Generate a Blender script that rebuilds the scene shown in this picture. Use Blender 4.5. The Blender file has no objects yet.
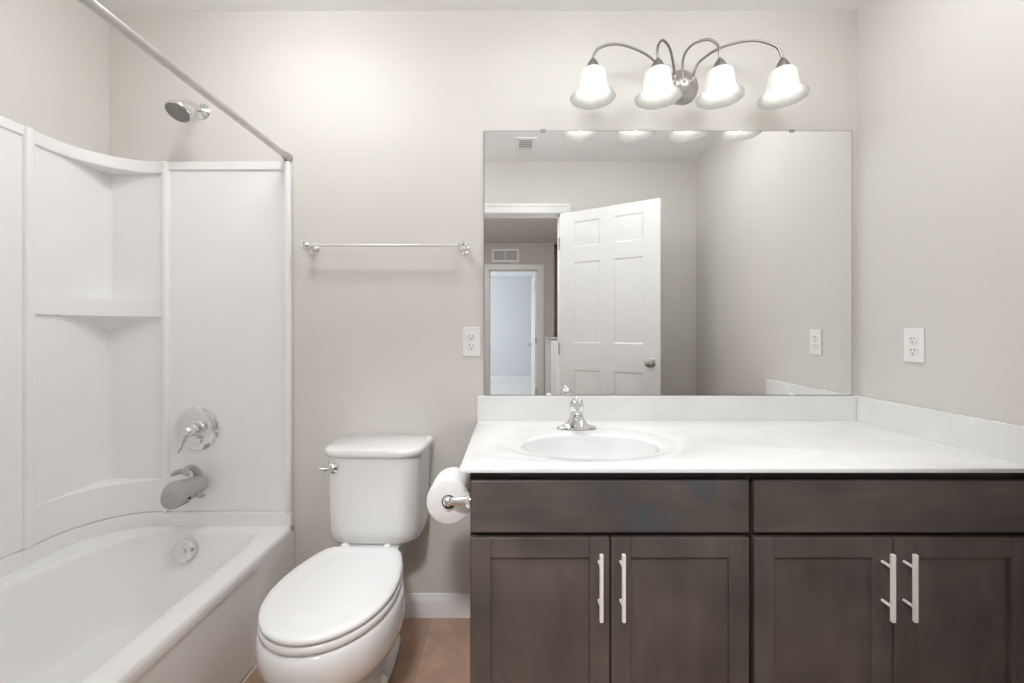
import bpy, bmesh, math
from mathutils import Vector, Matrix

S = bpy.context.scene
COL = S.collection
PI = math.pi

# ------------------------------------------------------------------ camera, world, exposure
cam_data = bpy.data.cameras.new('camera')
cam = bpy.data.objects.new('camera', cam_data); COL.objects.link(cam)
cam.location = (0.0, -1.697, 1.16)
cam.rotation_euler = (PI/2, 0, 0)
cam_data.sensor_width = 36.0
cam_data.lens = 415.0*36.0/1024.0
cam_data.shift_y = -9.5/1024.0
cam_data.clip_start = 0.02
S.camera = cam

world = bpy.data.worlds.new('world'); S.world = world
world.use_nodes = True
world.node_tree.nodes['Background'].inputs['Color'].default_value = (0.93, 0.96, 1.0, 1)
world.node_tree.nodes['Background'].inputs['Strength'].default_value = 14.0

S.view_settings.view_transform = 'Standard'
S.view_settings.look = 'None'
S.view_settings.gamma = 1.0
S.view_settings.exposure = 0.0
S.view_settings.use_curve_mapping = False
S.cycles.max_bounces = 14
S.cycles.diffuse_bounces = 9
S.cycles.glossy_bounces = 6
S.cycles.transmission_bounces = 8
S.cycles.sample_clamp_indirect = 6.0

BULB = 6.0          # radiance of the four vanity bulbs
HALL_FILL = 185.0           # added hall lamp, fills the bathroom through the doorway
CEIL_FILL = 12.5           # two added drum lamps, unseen fill over the vanity side
TUB_FILL = 21.0           # added drum lamp between tub and toilet, unseen fill

# ------------------------------------------------------------------ materials
def mat(name, color, rough=0.5, metal=0.0, spec=0.5, noise=None, bump=None, coat=0.0):
    m = bpy.data.materials.new(name); m.use_nodes = True
    nt = m.node_tree; b = nt.nodes['Principled BSDF']
    b.inputs['Base Color'].default_value = (*color, 1)
    b.inputs['Roughness'].default_value = rough
    b.inputs['Metallic'].default_value = metal
    b.inputs['Specular IOR Level'].default_value = spec
    if coat:
        b.inputs['Coat Weight'].default_value = coat
        b.inputs['Coat Roughness'].default_value = 0.08
    tc = nt.nodes.new('ShaderNodeTexCoord')
    if noise:
        scale, amount = noise
        n = nt.nodes.new('ShaderNodeTexNoise'); n.inputs['Scale'].default_value = scale
        n.inputs['Detail'].default_value = 5
        r = nt.nodes.new('ShaderNodeValToRGB')
        r.color_ramp.elements[0].position = 0.3; r.color_ramp.elements[1].position = 0.7
        r.color_ramp.elements[0].color = (*[c*(1-amount) for c in color], 1)
        r.color_ramp.elements[1].color = (*[min(1, c*(1+amount)) for c in color], 1)
        nt.links.new(tc.outputs['Object'], n.inputs['Vector'])
        nt.links.new(n.outputs['Fac'], r.inputs['Fac'])
        nt.links.new(r.outputs['Color'], b.inputs['Base Color'])
    if bump:
        scale, strength = bump
        n2 = nt.nodes.new('ShaderNodeTexNoise'); n2.inputs['Scale'].default_value = scale
        n2.inputs['Detail'].default_value = 3
        bp = nt.nodes.new('ShaderNodeBump'); bp.inputs['Strength'].default_value = strength
        bp.inputs['Distance'].default_value = 0.001
        nt.links.new(tc.outputs['Object'], n2.inputs['Vector'])
        nt.links.new(n2.outputs['Fac'], bp.inputs['Height'])
        nt.links.new(bp.outputs['Normal'], b.inputs['Normal'])
    return m

M = {}
M['wall'] = mat('greige_paint', (0.69, 0.668, 0.632), 0.55, noise=(3.0, 0.012), bump=(220, 0.15))
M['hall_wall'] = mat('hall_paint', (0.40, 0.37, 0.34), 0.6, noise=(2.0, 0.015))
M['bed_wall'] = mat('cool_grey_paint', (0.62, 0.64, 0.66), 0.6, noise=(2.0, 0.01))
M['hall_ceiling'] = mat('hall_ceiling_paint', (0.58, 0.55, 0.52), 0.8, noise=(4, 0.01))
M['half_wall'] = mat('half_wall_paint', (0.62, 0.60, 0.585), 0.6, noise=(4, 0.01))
M['hall_trim'] = mat('hall_trim_shaded', (0.56, 0.54, 0.51), 0.4, noise=(4, 0.01))  # white trim darkened to beige, the hall's shade put into its colour
M['clear_bar'] = mat('clear_acrylic_bar', (0.80, 0.79, 0.77), 0.12, 0.25, noise=(30, 0.01), coat=0.5)
M['ceiling'] = mat('ceiling_white', (0.90, 0.90, 0.90), 0.8, noise=(4, 0.01), bump=(120, 0.2))
M['trim'] = mat('trim_white', (0.86, 0.86, 0.85), 0.28, noise=(6, 0.01))
M['acrylic'] = mat('acrylic_white', (0.90, 0.90, 0.895), 0.32, noise=(5, 0.008))
M['porcelain'] = mat('porcelain_white', (0.80, 0.80, 0.795), 0.12, noise=(5, 0.006), coat=0.5)
M['seat'] = mat('seat_plastic_white', (0.80, 0.80, 0.80), 0.22, noise=(5, 0.006))
M['plastic'] = mat('plate_plastic_white', (0.84, 0.845, 0.82), 0.35, noise=(20, 0.008))
M['slot'] = mat('slot_dark', (0.10, 0.095, 0.09), 0.6, noise=(30, 0.05))
M['chrome'] = mat('chrome', (0.80, 0.80, 0.80), 0.07, 1.0, noise=(40, 0.02))
M['nickel'] = mat('brushed_nickel', (0.52, 0.50, 0.475), 0.30, 1.0, noise=(60, 0.05), bump=(400, 0.08))
M['fixture'] = mat('satin_nickel_dark', (0.30, 0.285, 0.265), 0.36, 1.0, noise=(60, 0.05))
M['handle'] = mat('satin_handle', (0.92, 0.88, 0.85), 0.5, 0.0, noise=(60, 0.03))
M['rod'] = mat('rod_grey_metal', (0.60, 0.585, 0.565), 0.33, 0.9, noise=(60, 0.03))
M['rubber'] = mat('whale_grey_rubber', (0.42, 0.405, 0.39), 0.5, noise=(30, 0.03))
M['black'] = mat('matte_black', (0.02, 0.02, 0.02), 0.4, noise=(30, 0.05))
M['spray'] = mat('spray_face_grey', (0.28, 0.265, 0.25), 0.45, 0.3, noise=(300, 0.35))
M['paper'] = mat('tissue_paper', (0.86, 0.855, 0.85), 0.9, noise=(60, 0.02), bump=(160, 0.5))
M['card'] = mat('cardboard_core', (0.22, 0.20, 0.18), 0.9, noise=(60, 0.06))
M['carpet'] = mat('hall_carpet', (0.52, 0.49, 0.46), 0.95, noise=(150, 0.12), bump=(400, 0.8))
M['carpet_light'] = mat('pale_carpet', (0.66, 0.65, 0.63), 0.95, noise=(150, 0.08), bump=(400, 0.8))
M['caulk'] = mat('caulk_white', (0.8, 0.79, 0.77), 0.5, noise=(40, 0.02))
M['grille'] = mat('vent_louver_grey', (0.33, 0.33, 0.325), 0.5, noise=(40, 0.04))
M['mirror'] = mat('mirror_silver', (0.93, 0.935, 0.93), 0.0, 1.0, noise=(1, 0.001))
M['mirror_edge'] = mat('mirror_edge_glass', (0.10, 0.11, 0.10), 0.15, noise=(20, 0.05))

def marble():
    m = mat('cultured_marble', (0.86, 0.86, 0.855), 0.13, coat=0.3)
    nt = m.node_tree; b = nt.nodes['Principled BSDF']
    tc = nt.nodes.new('ShaderNodeTexCoord')
    mp = nt.nodes.new('ShaderNodeMapping'); mp.inputs['Rotation'].default_value = (0.3, 0.2, 0.6)
    n = nt.nodes.new('ShaderNodeTexNoise'); n.inputs['Scale'].default_value = 3.2
    n.inputs['Detail'].default_value = 9; n.inputs['Distortion'].default_value = 1.8
    r = nt.nodes.new('ShaderNodeValToRGB')
    r.color_ramp.elements[0].position = 0.35; r.color_ramp.elements[0].color = (0.79, 0.79, 0.79, 1)
    r.color_ramp.elements[1].position = 0.6; r.color_ramp.elements[1].color = (0.84, 0.84, 0.84, 1)
    nt.links.new(tc.outputs['Object'], mp.inputs['Vector']); nt.links.new(mp.outputs['Vector'], n.inputs['Vector'])
    nt.links.new(n.outputs['Fac'], r.inputs['Fac']); nt.links.new(r.outputs['Color'], b.inputs['Base Color'])
    return m
M['marble'] = marble()

def wood(name, horizontal=False, blue=False):
    m = mat(name, (0.07, 0.055, 0.047), 0.36, spec=0.45)
    nt = m.node_tree; b = nt.nodes['Principled BSDF']
    L = nt.links.new
    tc = nt.nodes.new('ShaderNodeTexCoord')
    geo = nt.nodes.new('ShaderNodeNewGeometry')
    mp = nt.nodes.new('ShaderNodeMapping')
    mp.inputs['Scale'].default_value = (1.6, 5, 7) if horizontal else (7, 5, 1.6)
    n = nt.nodes.new('ShaderNodeTexNoise'); n.inputs['Scale'].default_value = 2.2
    n.inputs['Detail'].default_value = 7; n.inputs['Distortion'].default_value = 0.5
    n2 = nt.nodes.new('ShaderNodeTexNoise'); n2.inputs['Scale'].default_value = 6.5
    n2.inputs['Detail'].default_value = 3
    L(geo.outputs['Position'], mp.inputs['Vector']); L(mp.outputs['Vector'], n.inputs['Vector'])
    L(geo.outputs['Position'], n2.inputs['Vector'])
    r = nt.nodes.new('ShaderNodeValToRGB')
    r.color_ramp.elements[0].position = 0.3; r.color_ramp.elements[0].color = (0.088, 0.074, 0.068, 1)
    r.color_ramp.elements[1].position = 0.72; r.color_ramp.elements[1].color = (0.128, 0.107, 0.097, 1)
    L(n.outputs['Fac'], r.inputs['Fac'])
    r2 = nt.nodes.new('ShaderNodeValToRGB')
    r2.color_ramp.elements[0].position = 0.32; r2.color_ramp.elements[0].color = (0.80, 0.80, 0.82, 1)
    r2.color_ramp.elements[1].position = 0.68; r2.color_ramp.elements[1].color = (1.18, 1.16, 1.12, 1)
    L(n2.outputs['Fac'], r2.inputs['Fac'])
    mx = nt.nodes.new('ShaderNodeMix'); mx.data_type = 'RGBA'; mx.blend_type = 'MULTIPLY'
    mx.inputs['Factor'].default_value = 1.0
    L(r.outputs['Color'], mx.inputs['A']); L(r2.outputs['Color'], mx.inputs['B'])
    out = mx.outputs['Result']
    if blue:                                         # bluish blotches in the stain of the left drawer front
        mp3 = nt.nodes.new('ShaderNodeMapping'); mp3.inputs['Location'].default_value = (-0.44, 0, -0.70)
        mp3.inputs['Scale'].default_value = (1, 0, 1)
        L(geo.outputs['Position'], mp3.inputs['Vector'])
        gr = nt.nodes.new('ShaderNodeVectorMath'); gr.operation = 'LENGTH'
        sc = nt.nodes.new('ShaderNodeVectorMath'); sc.operation = 'MULTIPLY'
        sc.inputs[1].default_value = (3.6, 0, 6.0)
        L(mp3.outputs['Vector'], sc.inputs[0]); L(sc.outputs['Vector'], gr.inputs[0])
        fall = nt.nodes.new('ShaderNodeMapRange'); fall.inputs['From Min'].default_value = 0.2
        fall.inputs['From Max'].default_value = 1.2; fall.inputs['To Min'].default_value = 1; fall.inputs['To Max'].default_value = 0
        L(gr.outputs['Value'], fall.inputs['Value'])
        n3 = nt.nodes.new('ShaderNodeTexNoise'); n3.inputs['Scale'].default_value = 15
        n3.inputs['Detail'].default_value = 2
        L(geo.outputs['Position'], n3.inputs['Vector'])
        mr = nt.nodes.new('ShaderNodeMapRange'); mr.inputs['From Min'].default_value = 0.47
        mr.inputs['From Max'].default_value = 0.60; mr.inputs['To Max'].default_value = 0.75
        L(n3.outputs['Fac'], mr.inputs['Value'])
        mu = nt.nodes.new('ShaderNodeMath'); mu.operation = 'MULTIPLY'
        L(mr.outputs['Result'], mu.inputs[0]); L(fall.outputs['Result'], mu.inputs[1])
        m2 = nt.nodes.new('ShaderNodeMix'); m2.data_type = 'RGBA'
        m2.inputs['B'].default_value = (0.062, 0.078, 0.100, 1)
        L(mu.outputs['Value'], m2.inputs['Factor']); L(out, m2.inputs['A'])
        out = m2.outputs['Result']
    L(out, b.inputs['Base Color'])
    return m
M['wood'] = wood('espresso_stained_wood')
M['wood_h'] = wood('espresso_stained_wood_horizontal', True)
M['wood_blue'] = wood('espresso_stained_wood_blotched', True, True)
M['wood_frame'] = mat('espresso_frame_shaded', (0.022, 0.017, 0.015), 0.5, noise=(20, 0.1))  # blacker than the cabinet wood, paints the shade in the door gaps

def tiles():
    m = mat('brown_stone_tile', (0.25, 0.16, 0.11), 0.42, spec=0.4)
    nt = m.node_tree; b = nt.nodes['Principled BSDF']; L = nt.links.new
    geo = nt.nodes.new('ShaderNodeNewGeometry')
    sp = nt.nodes.new('ShaderNodeSeparateXYZ'); L(geo.outputs['Position'], sp.inputs[0])
    ad = nt.nodes.new('ShaderNodeMath'); ad.operation = 'ADD'; ad.inputs[1].default_value = 0.319+0.305*20
    L(sp.outputs['X'], ad.inputs[0])
    ay = nt.nodes.new('ShaderNodeMath'); ay.operation = 'ADD'; ay.inputs[1].default_value = 10.30
    L(sp.outputs['Y'], ay.inputs[0])
    cb = nt.nodes.new('ShaderNodeCombineXYZ'); L(ay.outputs[0], cb.inputs['X']); L(ad.outputs[0], cb.inputs['Y'])
    br = nt.nodes.new('ShaderNodeTexBrick'); L(cb.outputs[0], br.inputs['Vector'])
    br.inputs['Scale'].default_value = 1.0
    br.inputs['Mortar Size'].default_value = 0.0022
    br.inputs['Mortar Smooth'].default_value = 0.1
    br.inputs['Brick Width'].default_value = 1.22
    br.inputs['Row Height'].default_value = 0.305
    br.inputs['Color1'].default_value = (0.42, 0.27, 0.195, 1)
    br.inputs['Color2'].default_value = (0.50, 0.33, 0.245, 1)
    br.inputs['Mortar'].default_value = (0.52, 0.40, 0.31, 1)
    n = nt.nodes.new('ShaderNodeTexNoise'); n.inputs['Scale'].default_value = 9; n.inputs['Detail'].default_value = 8
    n.inputs['Distortion'].default_value = 0.8
    L(geo.outputs['Position'], n.inputs['Vector'])
    r = nt.nodes.new('ShaderNodeValToRGB')
    r.color_ramp.elements[0].position = 0.3; r.color_ramp.elements[0].color = (0.80, 0.81, 0.82, 1)
    r.color_ramp.elements[1].position = 0.7; r.color_ramp.elements[1].color = (1.12, 1.1, 1.08, 1)
    L(n.outputs['Fac'], r.inputs['Fac'])
    mx = nt.nodes.new('ShaderNodeMix'); mx.data_type = 'RGBA'; mx.blend_type = 'MULTIPLY'
    mx.inputs['Factor'].default_value = 1.0
    L(br.outputs['Color'], mx.inputs['A']); L(r.outputs['Color'], mx.inputs['B'])
    L(mx.outputs['Result'], b.inputs['Base Color'])
    bp = nt.nodes.new('ShaderNodeBump'); bp.inputs['Strength'].default_value = 0.25; bp.inputs['Distance'].default_value = 0.002
    L(n.outputs['Fac'], bp.inputs['Height']); L(bp.outputs['Normal'], b.inputs['Normal'])
    return m
M['tile'] = tiles()

def emitter(name, color, strength):
    m = bpy.data.materials.new(name); m.use_nodes = True
    nt = m.node_tree; nt.nodes.clear()
    o = nt.nodes.new('ShaderNodeOutputMaterial'); e = nt.nodes.new('ShaderNodeEmission')
    e.inputs['Color'].default_value = (*color, 1); e.inputs['Strength'].default_value = strength
    nt.links.new(e.outputs[0], o.inputs['Surface'])
    return m
M['bulb'] = emitter('bulb_glow', (1.0, 0.99, 0.96), BULB)
M['ceil_fill'] = emitter('ceiling_fill_glow', (0.975, 0.985, 1.0), CEIL_FILL)
M['tub_fill'] = emitter('tub_fill_glow', (0.975, 0.985, 1.0), TUB_FILL)
M['hall_fill'] = emitter('hall_fill_glow', (0.975, 0.985, 1.0), HALL_FILL)

def frosted():
    m = bpy.data.materials.new('frosted_shade_glass'); m.use_nodes = True
    nt = m.node_tree; nt.nodes.clear(); L = nt.links.new
    o = nt.nodes.new('ShaderNodeOutputMaterial')
    d = nt.nodes.new('ShaderNodeBsdfDiffuse'); d.inputs['Color'].default_value = (0.72, 0.72, 0.70, 1)
    t = nt.nodes.new('ShaderNodeBsdfTranslucent'); t.inputs['Color'].default_value = (0.80, 0.82, 0.77, 1)
    g = nt.nodes.new('ShaderNodeBsdfGlossy'); g.inputs['Roughness'].default_value = 0.25
    a = nt.nodes.new('ShaderNodeMixShader'); a.inputs[0].default_value = 0.12
    L(d.outputs[0], a.inputs[1]); L(t.outputs[0], a.inputs[2])
    n = nt.nodes.new('ShaderNodeTexNoise'); n.inputs['Scale'].default_value = 25; n.inputs['Detail'].default_value = 4
    tc = nt.nodes.new('ShaderNodeTexCoord'); L(tc.outputs['Object'], n.inputs['Vector'])
    mr = nt.nodes.new('ShaderNodeMapRange'); mr.inputs['To Min'].default_value = 0.03; mr.inputs['To Max'].default_value = 0.08
    L(n.outputs['Fac'], mr.inputs['Value'])
    c = nt.nodes.new('ShaderNodeMixShader'); L(mr.outputs[0], c.inputs[0])
    L(a.outputs[0], c.inputs[1]); L(g.outputs[0], c.inputs[2])
    L(c.outputs[0], o.inputs['Surface'])
    return m
M['shade'] = frosted()

# ------------------------------------------------------------------ mesh helpers
class MB:
    def __init__(s): s.bm = bmesh.new()
    def box(s, x0, x1, y0, y1, z0, z1):
        r = bmesh.ops.create_cube(s.bm, size=1.0)
        for v in r['verts']:
            v.co = Vector((x0+(v.co.x+.5)*(x1-x0), y0+(v.co.y+.5)*(y1-y0), z0+(v.co.z+.5)*(z1-z0)))
        return r['verts']
    def loft(s, rings, cap0=True, cap1=True, closed=True):
        vs = [[s.bm.verts.new(p) for p in r] for r in rings]
        n = len(vs[0])
        for a, b in zip(vs[:-1], vs[1:]):
            for i in range(n if closed else n-1):
                j = (i+1) % n
                try: s.bm.faces.new((a[i], a[j], b[j], b[i]))
                except ValueError: pass
        if cap0: s.bm.faces.new(list(reversed(vs[0])))
        if cap1: s.bm.faces.new(vs[-1])
        return vs
    def tube(s, pts, r, n=12, cap=True):
        pts = [Vector(p) for p in pts]
        rs = r if isinstance(r, (list, tuple)) else [r]*len(pts)
        rings = []; up = None
        for i, p in enumerate(pts):
            t = (pts[min(i+1, len(pts)-1)]-pts[max(i-1, 0)]).normalized()
            if up is None:
                up = Vector((0, 0, 1)) if abs(t.z) < .9 else Vector((0, 1, 0))
            u = t.cross(up)
            if u.length < 1e-5: u = t.cross(Vector((1, 0, 0)))
            u.normalize(); w = u.cross(t).normalized(); up = w
            rings.append([p+(u*math.cos(2*PI*k/n)+w*math.sin(2*PI*k/n))*rs[i] for k in range(n)])
        s.loft(rings, cap, cap)
    def lathe(s, prof, mtx=None, n=32, cap0=False, cap1=False):
        """prof: (r, h) along +Z, placed by mtx."""
        mtx = mtx or Matrix()
        rings = [[mtx @ Vector((max(r, 1e-4)*math.cos(2*PI*k/n), max(r, 1e-4)*math.sin(2*PI*k/n), h)) for k in range(n)] for r, h in prof]
        s.loft(rings, cap0, cap1)
    def prism(s, poly, z0, z1):
        s.loft([[Vector((x, y, z0)) for x, y in poly], [Vector((x, y, z1)) for x, y in poly]])
    def ball(s, c, r, sx=1, sy=1, sz=1, n=20):
        m = Matrix.Translation(c) @ Matrix.Diagonal((r*sx, r*sy, r*sz, 1))
        bmesh.ops.create_uvsphere(s.bm, u_segments=n, v_segments=n//2+2, radius=1.0, matrix=m)
    def xform(s, m): s.bm.transform(m); return s

def axis(loc, d):
    d = Vector(d).normalized()
    q = Vector((0, 0, 1)).rotation_difference(d)
    return Matrix.Translation(loc) @ q.to_matrix().to_4x4()

def root_loc(p):
    l = Vector((0, 0, 0))
    while p is not None:
        l += p.location; p = p.parent
    return l

def obj(name, mb, material, parent=None, bevel=0, segs=2, angle=35, solid=0, subsurf=0, origin=None, local=False):
    bm = mb.bm
    bmesh.ops.recalc_face_normals(bm, faces=bm.faces)
    if parent is not None and not local:
        bm.transform(Matrix.Translation(-root_loc(parent)))
    if parent is None and origin is not None:
        bm.transform(Matrix.Translation(-Vector(origin)))
    for f in bm.faces: f.smooth = True
    lim = math.radians(angle)
    for e in bm.edges:
        if len(e.link_faces) == 2 and e.calc_face_angle(0) > lim: e.smooth = False
    me = bpy.data.meshes.new(name); bm.to_mesh(me); bm.free()
    me.materials.append(material)
    o = bpy.data.objects.new(name, me); COL.objects.link(o)
    if parent is not None: o.parent = parent
    elif origin is not None: o.location = origin
    if solid:
        md = o.modifiers.new('solid', 'SOLIDIFY'); md.thickness = solid; md.offset = -1
    if bevel:
        md = o.modifiers.new('bevel', 'BEVEL'); md.width = bevel; md.segments = segs
        md.limit_method = 'ANGLE'; md.angle_limit = math.radians(30); md.harden_normals = True
    if subsurf:
        md = o.modifiers.new('subsurf', 'SUBSURF'); md.levels = subsurf; md.render_levels = subsurf
    return o

def tag(o, label, cat, group=None, kind=None):
    o['label'] = label; o['category'] = cat
    if group: o['group'] = group
    if kind: o['kind'] = kind
    return o

def thing(name, loc, label, cat, group=None, kind=None):
    o = bpy.data.objects.new(name, None); COL.objects.link(o)
    o.location = loc; o.empty_display_size = 0.05
    return tag(o, label, cat, group, kind)

def children(o): return [c for c in list(COL.objects) if c.parent == o]
def copy_tree(o, parent=None):
    c = o.copy(); COL.objects.link(c); c.parent = parent
    for ch in children(o): copy_tree(ch, c)
    return c

def superring(cx, cy, hx, hy, z, e=2.0, n=48):
    out = []
    for k in range(n):
        t = 2*PI*k/n; c, s_ = math.cos(t), math.sin(t)
        out.append(Vector((cx+hx*math.copysign(abs(c)**(2/e), c), cy+hy*math.copysign(abs(s_)**(2/e), s_), z)))
    return out

# ------------------------------------------------------------------ room dimensions (metres; back wall at Y=0, camera looks +Y)
XL, XR, YF, ZC = -1.648, 1.413, -1.504, 2.473
WT = 0.12
YH = -4.43                    # far wall of the hall
def struct(name, mb, m, label, cat, **k):
    return tag(obj(name, mb, m, **k), label, cat, kind='structure')

b = MB(); b.box(XL-WT, XR+WT, 0, WT, -0.02, ZC)
struct('wall_back', b, M['wall'], 'greige painted wall behind the toilet and the mirror', 'wall')
b = MB(); b.box(XL-WT, XL, YF-WT, 0, -0.02, ZC)
struct('wall_left', b, M['wall'], 'greige painted wall above the side of the bathtub', 'wall')
b = MB(); b.box(XR, XR+WT, YF-WT, 0, -0.02, ZC)
struct('wall_right', b, M['wall'], 'greige painted wall at the right end of the vanity', 'wall')
DX0, DX1, DZ = -0.375, 0.370, 2.068
b = MB()
b.box(XL, DX0-.02, YF-WT, YF, -0.02, ZC); b.box(DX1+.02, XR, YF-WT, YF, -0.02, ZC); b.box(DX0-.02, DX1+.02, YF-WT, YF, DZ+.02, ZC)
struct('wall_front', b, M['wall'], 'greige wall with the doorway, seen in the mirror', 'wall')
b = MB(); b.box(XL-WT, XR+WT, YF-WT/2, WT, -0.05, 0.0)
struct('floor', b, M['tile'], 'brown stone look tile floor between tub and vanity', 'floor')
b = MB(); b.box(XL-WT, XR+WT, YF-WT, WT, ZC, ZC+.08)
struct('ceiling', b, M['ceiling'], 'flat white bathroom ceiling', 'ceiling')

def profile_board(mb, x0, x1, h=0.0925, y=0.0, t=0.014):
    """baseboard on the back wall: square foot, stepped and rounded top."""
    prof = [(0, 0), (t, 0), (t, h*.72), (t*.86, h*.80), (t*.62, h*.86), (t*.50, h*.95), (t*.32, h), (0, h)]
    mb.loft([[Vector((x, y-a, z)) for a, z in prof] for x in (x0, x1)])
b = MB(); profile_board(b, -0.884, -0.113)
struct('baseboard_back', b, M['trim'], 'white baseboard between bathtub and vanity', 'baseboard', angle=25)
b = MB(); b.box(DX1+.075, XR, YF, YF+.013, 0, .092)
struct('baseboard_front', b, M['trim'], 'white baseboard on the doorway wall', 'baseboard', bevel=.003)

def casing(mb, x0, x1, ztop, yface, dirn, w=0.068, t=0.017):
    """casing around an opening; dirn +1 sticks toward +Y."""
    ya, yb = sorted((yface, yface+dirn*t)); yc, yd = sorted((yface, yface+dirn*(t+.006)))
    r = .004
    mb.box(x0-r-w, x0-r, ya, yb, 0, ztop+r); mb.box(x1+r, x1+r+w, ya, yb, 0, ztop+r)
    mb.box(x0-r-w, x1+r+w, ya, yb, ztop+r, ztop+r+w)
    mb.box(x0-r-w-.001, x0-r-w+.02, yc, yd, 0, ztop+r+w-.02); mb.box(x1+r+w-.02, x1+r+w+.001, yc, yd, 0, ztop+r+w-.02)
    mb.box(x0-r-w-.001, x1+r+w+.001, yc, yd, ztop+r+w-.02, ztop+r+w+.001)
def jamb(mb, x0, x1, ztop, y0, y1, stop=None):
    mb.box(x0-.02, x0, y0, y1, 0, ztop); mb.box(x1, x1+.02, y0, y1, 0, ztop); mb.box(x0-.02, x1+.02, y0, y1, ztop, ztop+.02)
    if stop:
        a, c = stop
        mb.box(x0, x0+.011, a, c, 0, ztop); mb.box(x1-.011, x1, a, c, 0, ztop); mb.box(x0, x1, a, c, ztop-.011, ztop)
b = MB(); casing(b, DX0, DX1, DZ, YF, 1); casing(b, DX0, DX1, DZ, YF-WT, -1); jamb(b, DX0, DX1, DZ, YF-WT, YF, (YF-.075, YF-.042))
struct('trim_1', b, M['trim'], 'white casing around the bathroom doorway, seen in the mirror', 'door trim', bevel=0)

# ---- hall beyond the doorway (seen in the mirror)
YH0 = YF-WT
EX0, EX1, EZ = -0.332, 0.385, 2.072          # bedroom doorway
HXL, HXR = -1.15, 2.1
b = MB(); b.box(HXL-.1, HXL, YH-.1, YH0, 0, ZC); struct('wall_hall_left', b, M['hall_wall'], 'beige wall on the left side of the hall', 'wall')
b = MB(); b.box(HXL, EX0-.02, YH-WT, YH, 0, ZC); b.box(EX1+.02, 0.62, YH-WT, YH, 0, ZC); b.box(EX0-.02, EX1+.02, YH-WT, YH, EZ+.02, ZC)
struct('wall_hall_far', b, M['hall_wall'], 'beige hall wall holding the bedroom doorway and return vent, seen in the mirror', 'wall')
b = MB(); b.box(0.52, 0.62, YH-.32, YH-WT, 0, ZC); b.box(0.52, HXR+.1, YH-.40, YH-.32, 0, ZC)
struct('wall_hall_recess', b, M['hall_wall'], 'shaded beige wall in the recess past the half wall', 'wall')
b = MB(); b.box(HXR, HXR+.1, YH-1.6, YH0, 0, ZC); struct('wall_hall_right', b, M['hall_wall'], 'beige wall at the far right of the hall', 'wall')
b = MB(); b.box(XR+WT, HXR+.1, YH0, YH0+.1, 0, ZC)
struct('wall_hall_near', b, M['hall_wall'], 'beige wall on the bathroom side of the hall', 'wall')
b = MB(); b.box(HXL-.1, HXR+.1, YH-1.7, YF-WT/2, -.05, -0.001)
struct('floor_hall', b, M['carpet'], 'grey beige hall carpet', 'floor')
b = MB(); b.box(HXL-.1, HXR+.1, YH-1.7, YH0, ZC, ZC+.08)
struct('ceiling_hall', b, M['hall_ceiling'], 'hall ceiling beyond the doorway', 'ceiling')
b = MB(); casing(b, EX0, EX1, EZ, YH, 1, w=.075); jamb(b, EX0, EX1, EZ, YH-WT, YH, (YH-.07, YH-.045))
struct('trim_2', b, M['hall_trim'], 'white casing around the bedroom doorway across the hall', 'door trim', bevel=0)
b = MB(); b.box(0.46, 0.567, -4.03, -3.20, 0, 1.075)
hw = struct('wall_half', b, M['half_wall'], 'low half wall with a cap in the hall, seen in the mirror', 'half wall')
b = MB(); b.box(0.445, 0.582, -4.03, -3.185, 1.075, 1.098)
obj('cap', b, M['grille'], hw, bevel=.003)

# ---- bedroom
BY = -8.1
b = MB(); b.box(-2.2, 2.2, BY-.1, BY, 0, ZC); struct('wall_bedroom_far', b, M['bed_wall'], 'pale grey bedroom wall seen through two doorways in the mirror', 'wall')
b = MB(); b.box(-2.3, -2.2, BY, YH-WT, 0, 0.9); b.box(-2.3, -2.2, BY, YH-WT, 2.1, ZC); b.box(-2.3, -2.2, BY, -7.3, .9, 2.1); b.box(-2.3, -2.2, -5.6, YH-WT, .9, 2.1)
struct('wall_bedroom_window', b, M['bed_wall'], 'pale grey bedroom wall with a daylit window opening', 'wall')
b = MB(); b.box(2.2, 2.3, BY, YH-1.7, 0, ZC); b.box(.62, 2.3, YH-1.72, YH-1.7, 0, ZC); b.box(.50, .52, YH-1.7, YH-WT, 0, ZC)
struct('wall_bedroom_right', b, M['bed_wall'], 'pale grey bedroom wall on the closet side', 'wall')
b = MB(); b.box(-2.3, HXL-.1, YH-WT, YH-WT+.1, 0, ZC); struct('wall_bedroom_near', b, M['bed_wall'], 'pale grey bedroom wall beside its doorway', 'wall')
b = MB(); b.box(-2.3, 2.3, BY-.1, YH-WT/2, -.05, 0.0); struct('floor_bedroom', b, M['carpet_light'], 'pale bedroom carpet', 'floor')
b = MB(); b.box(-2.3, 2.3, BY-.1, YH-WT, ZC, ZC+.08); struct('ceiling_bedroom', b, M['ceiling'], 'bedroom ceiling', 'ceiling')
b = MB(); b.box(-2.2, 2.2, BY, BY+.014, 0, .12); struct('baseboard_bedroom', b, M['trim'], 'white baseboard on the bedroom wall', 'baseboard', bevel=.003)

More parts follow.
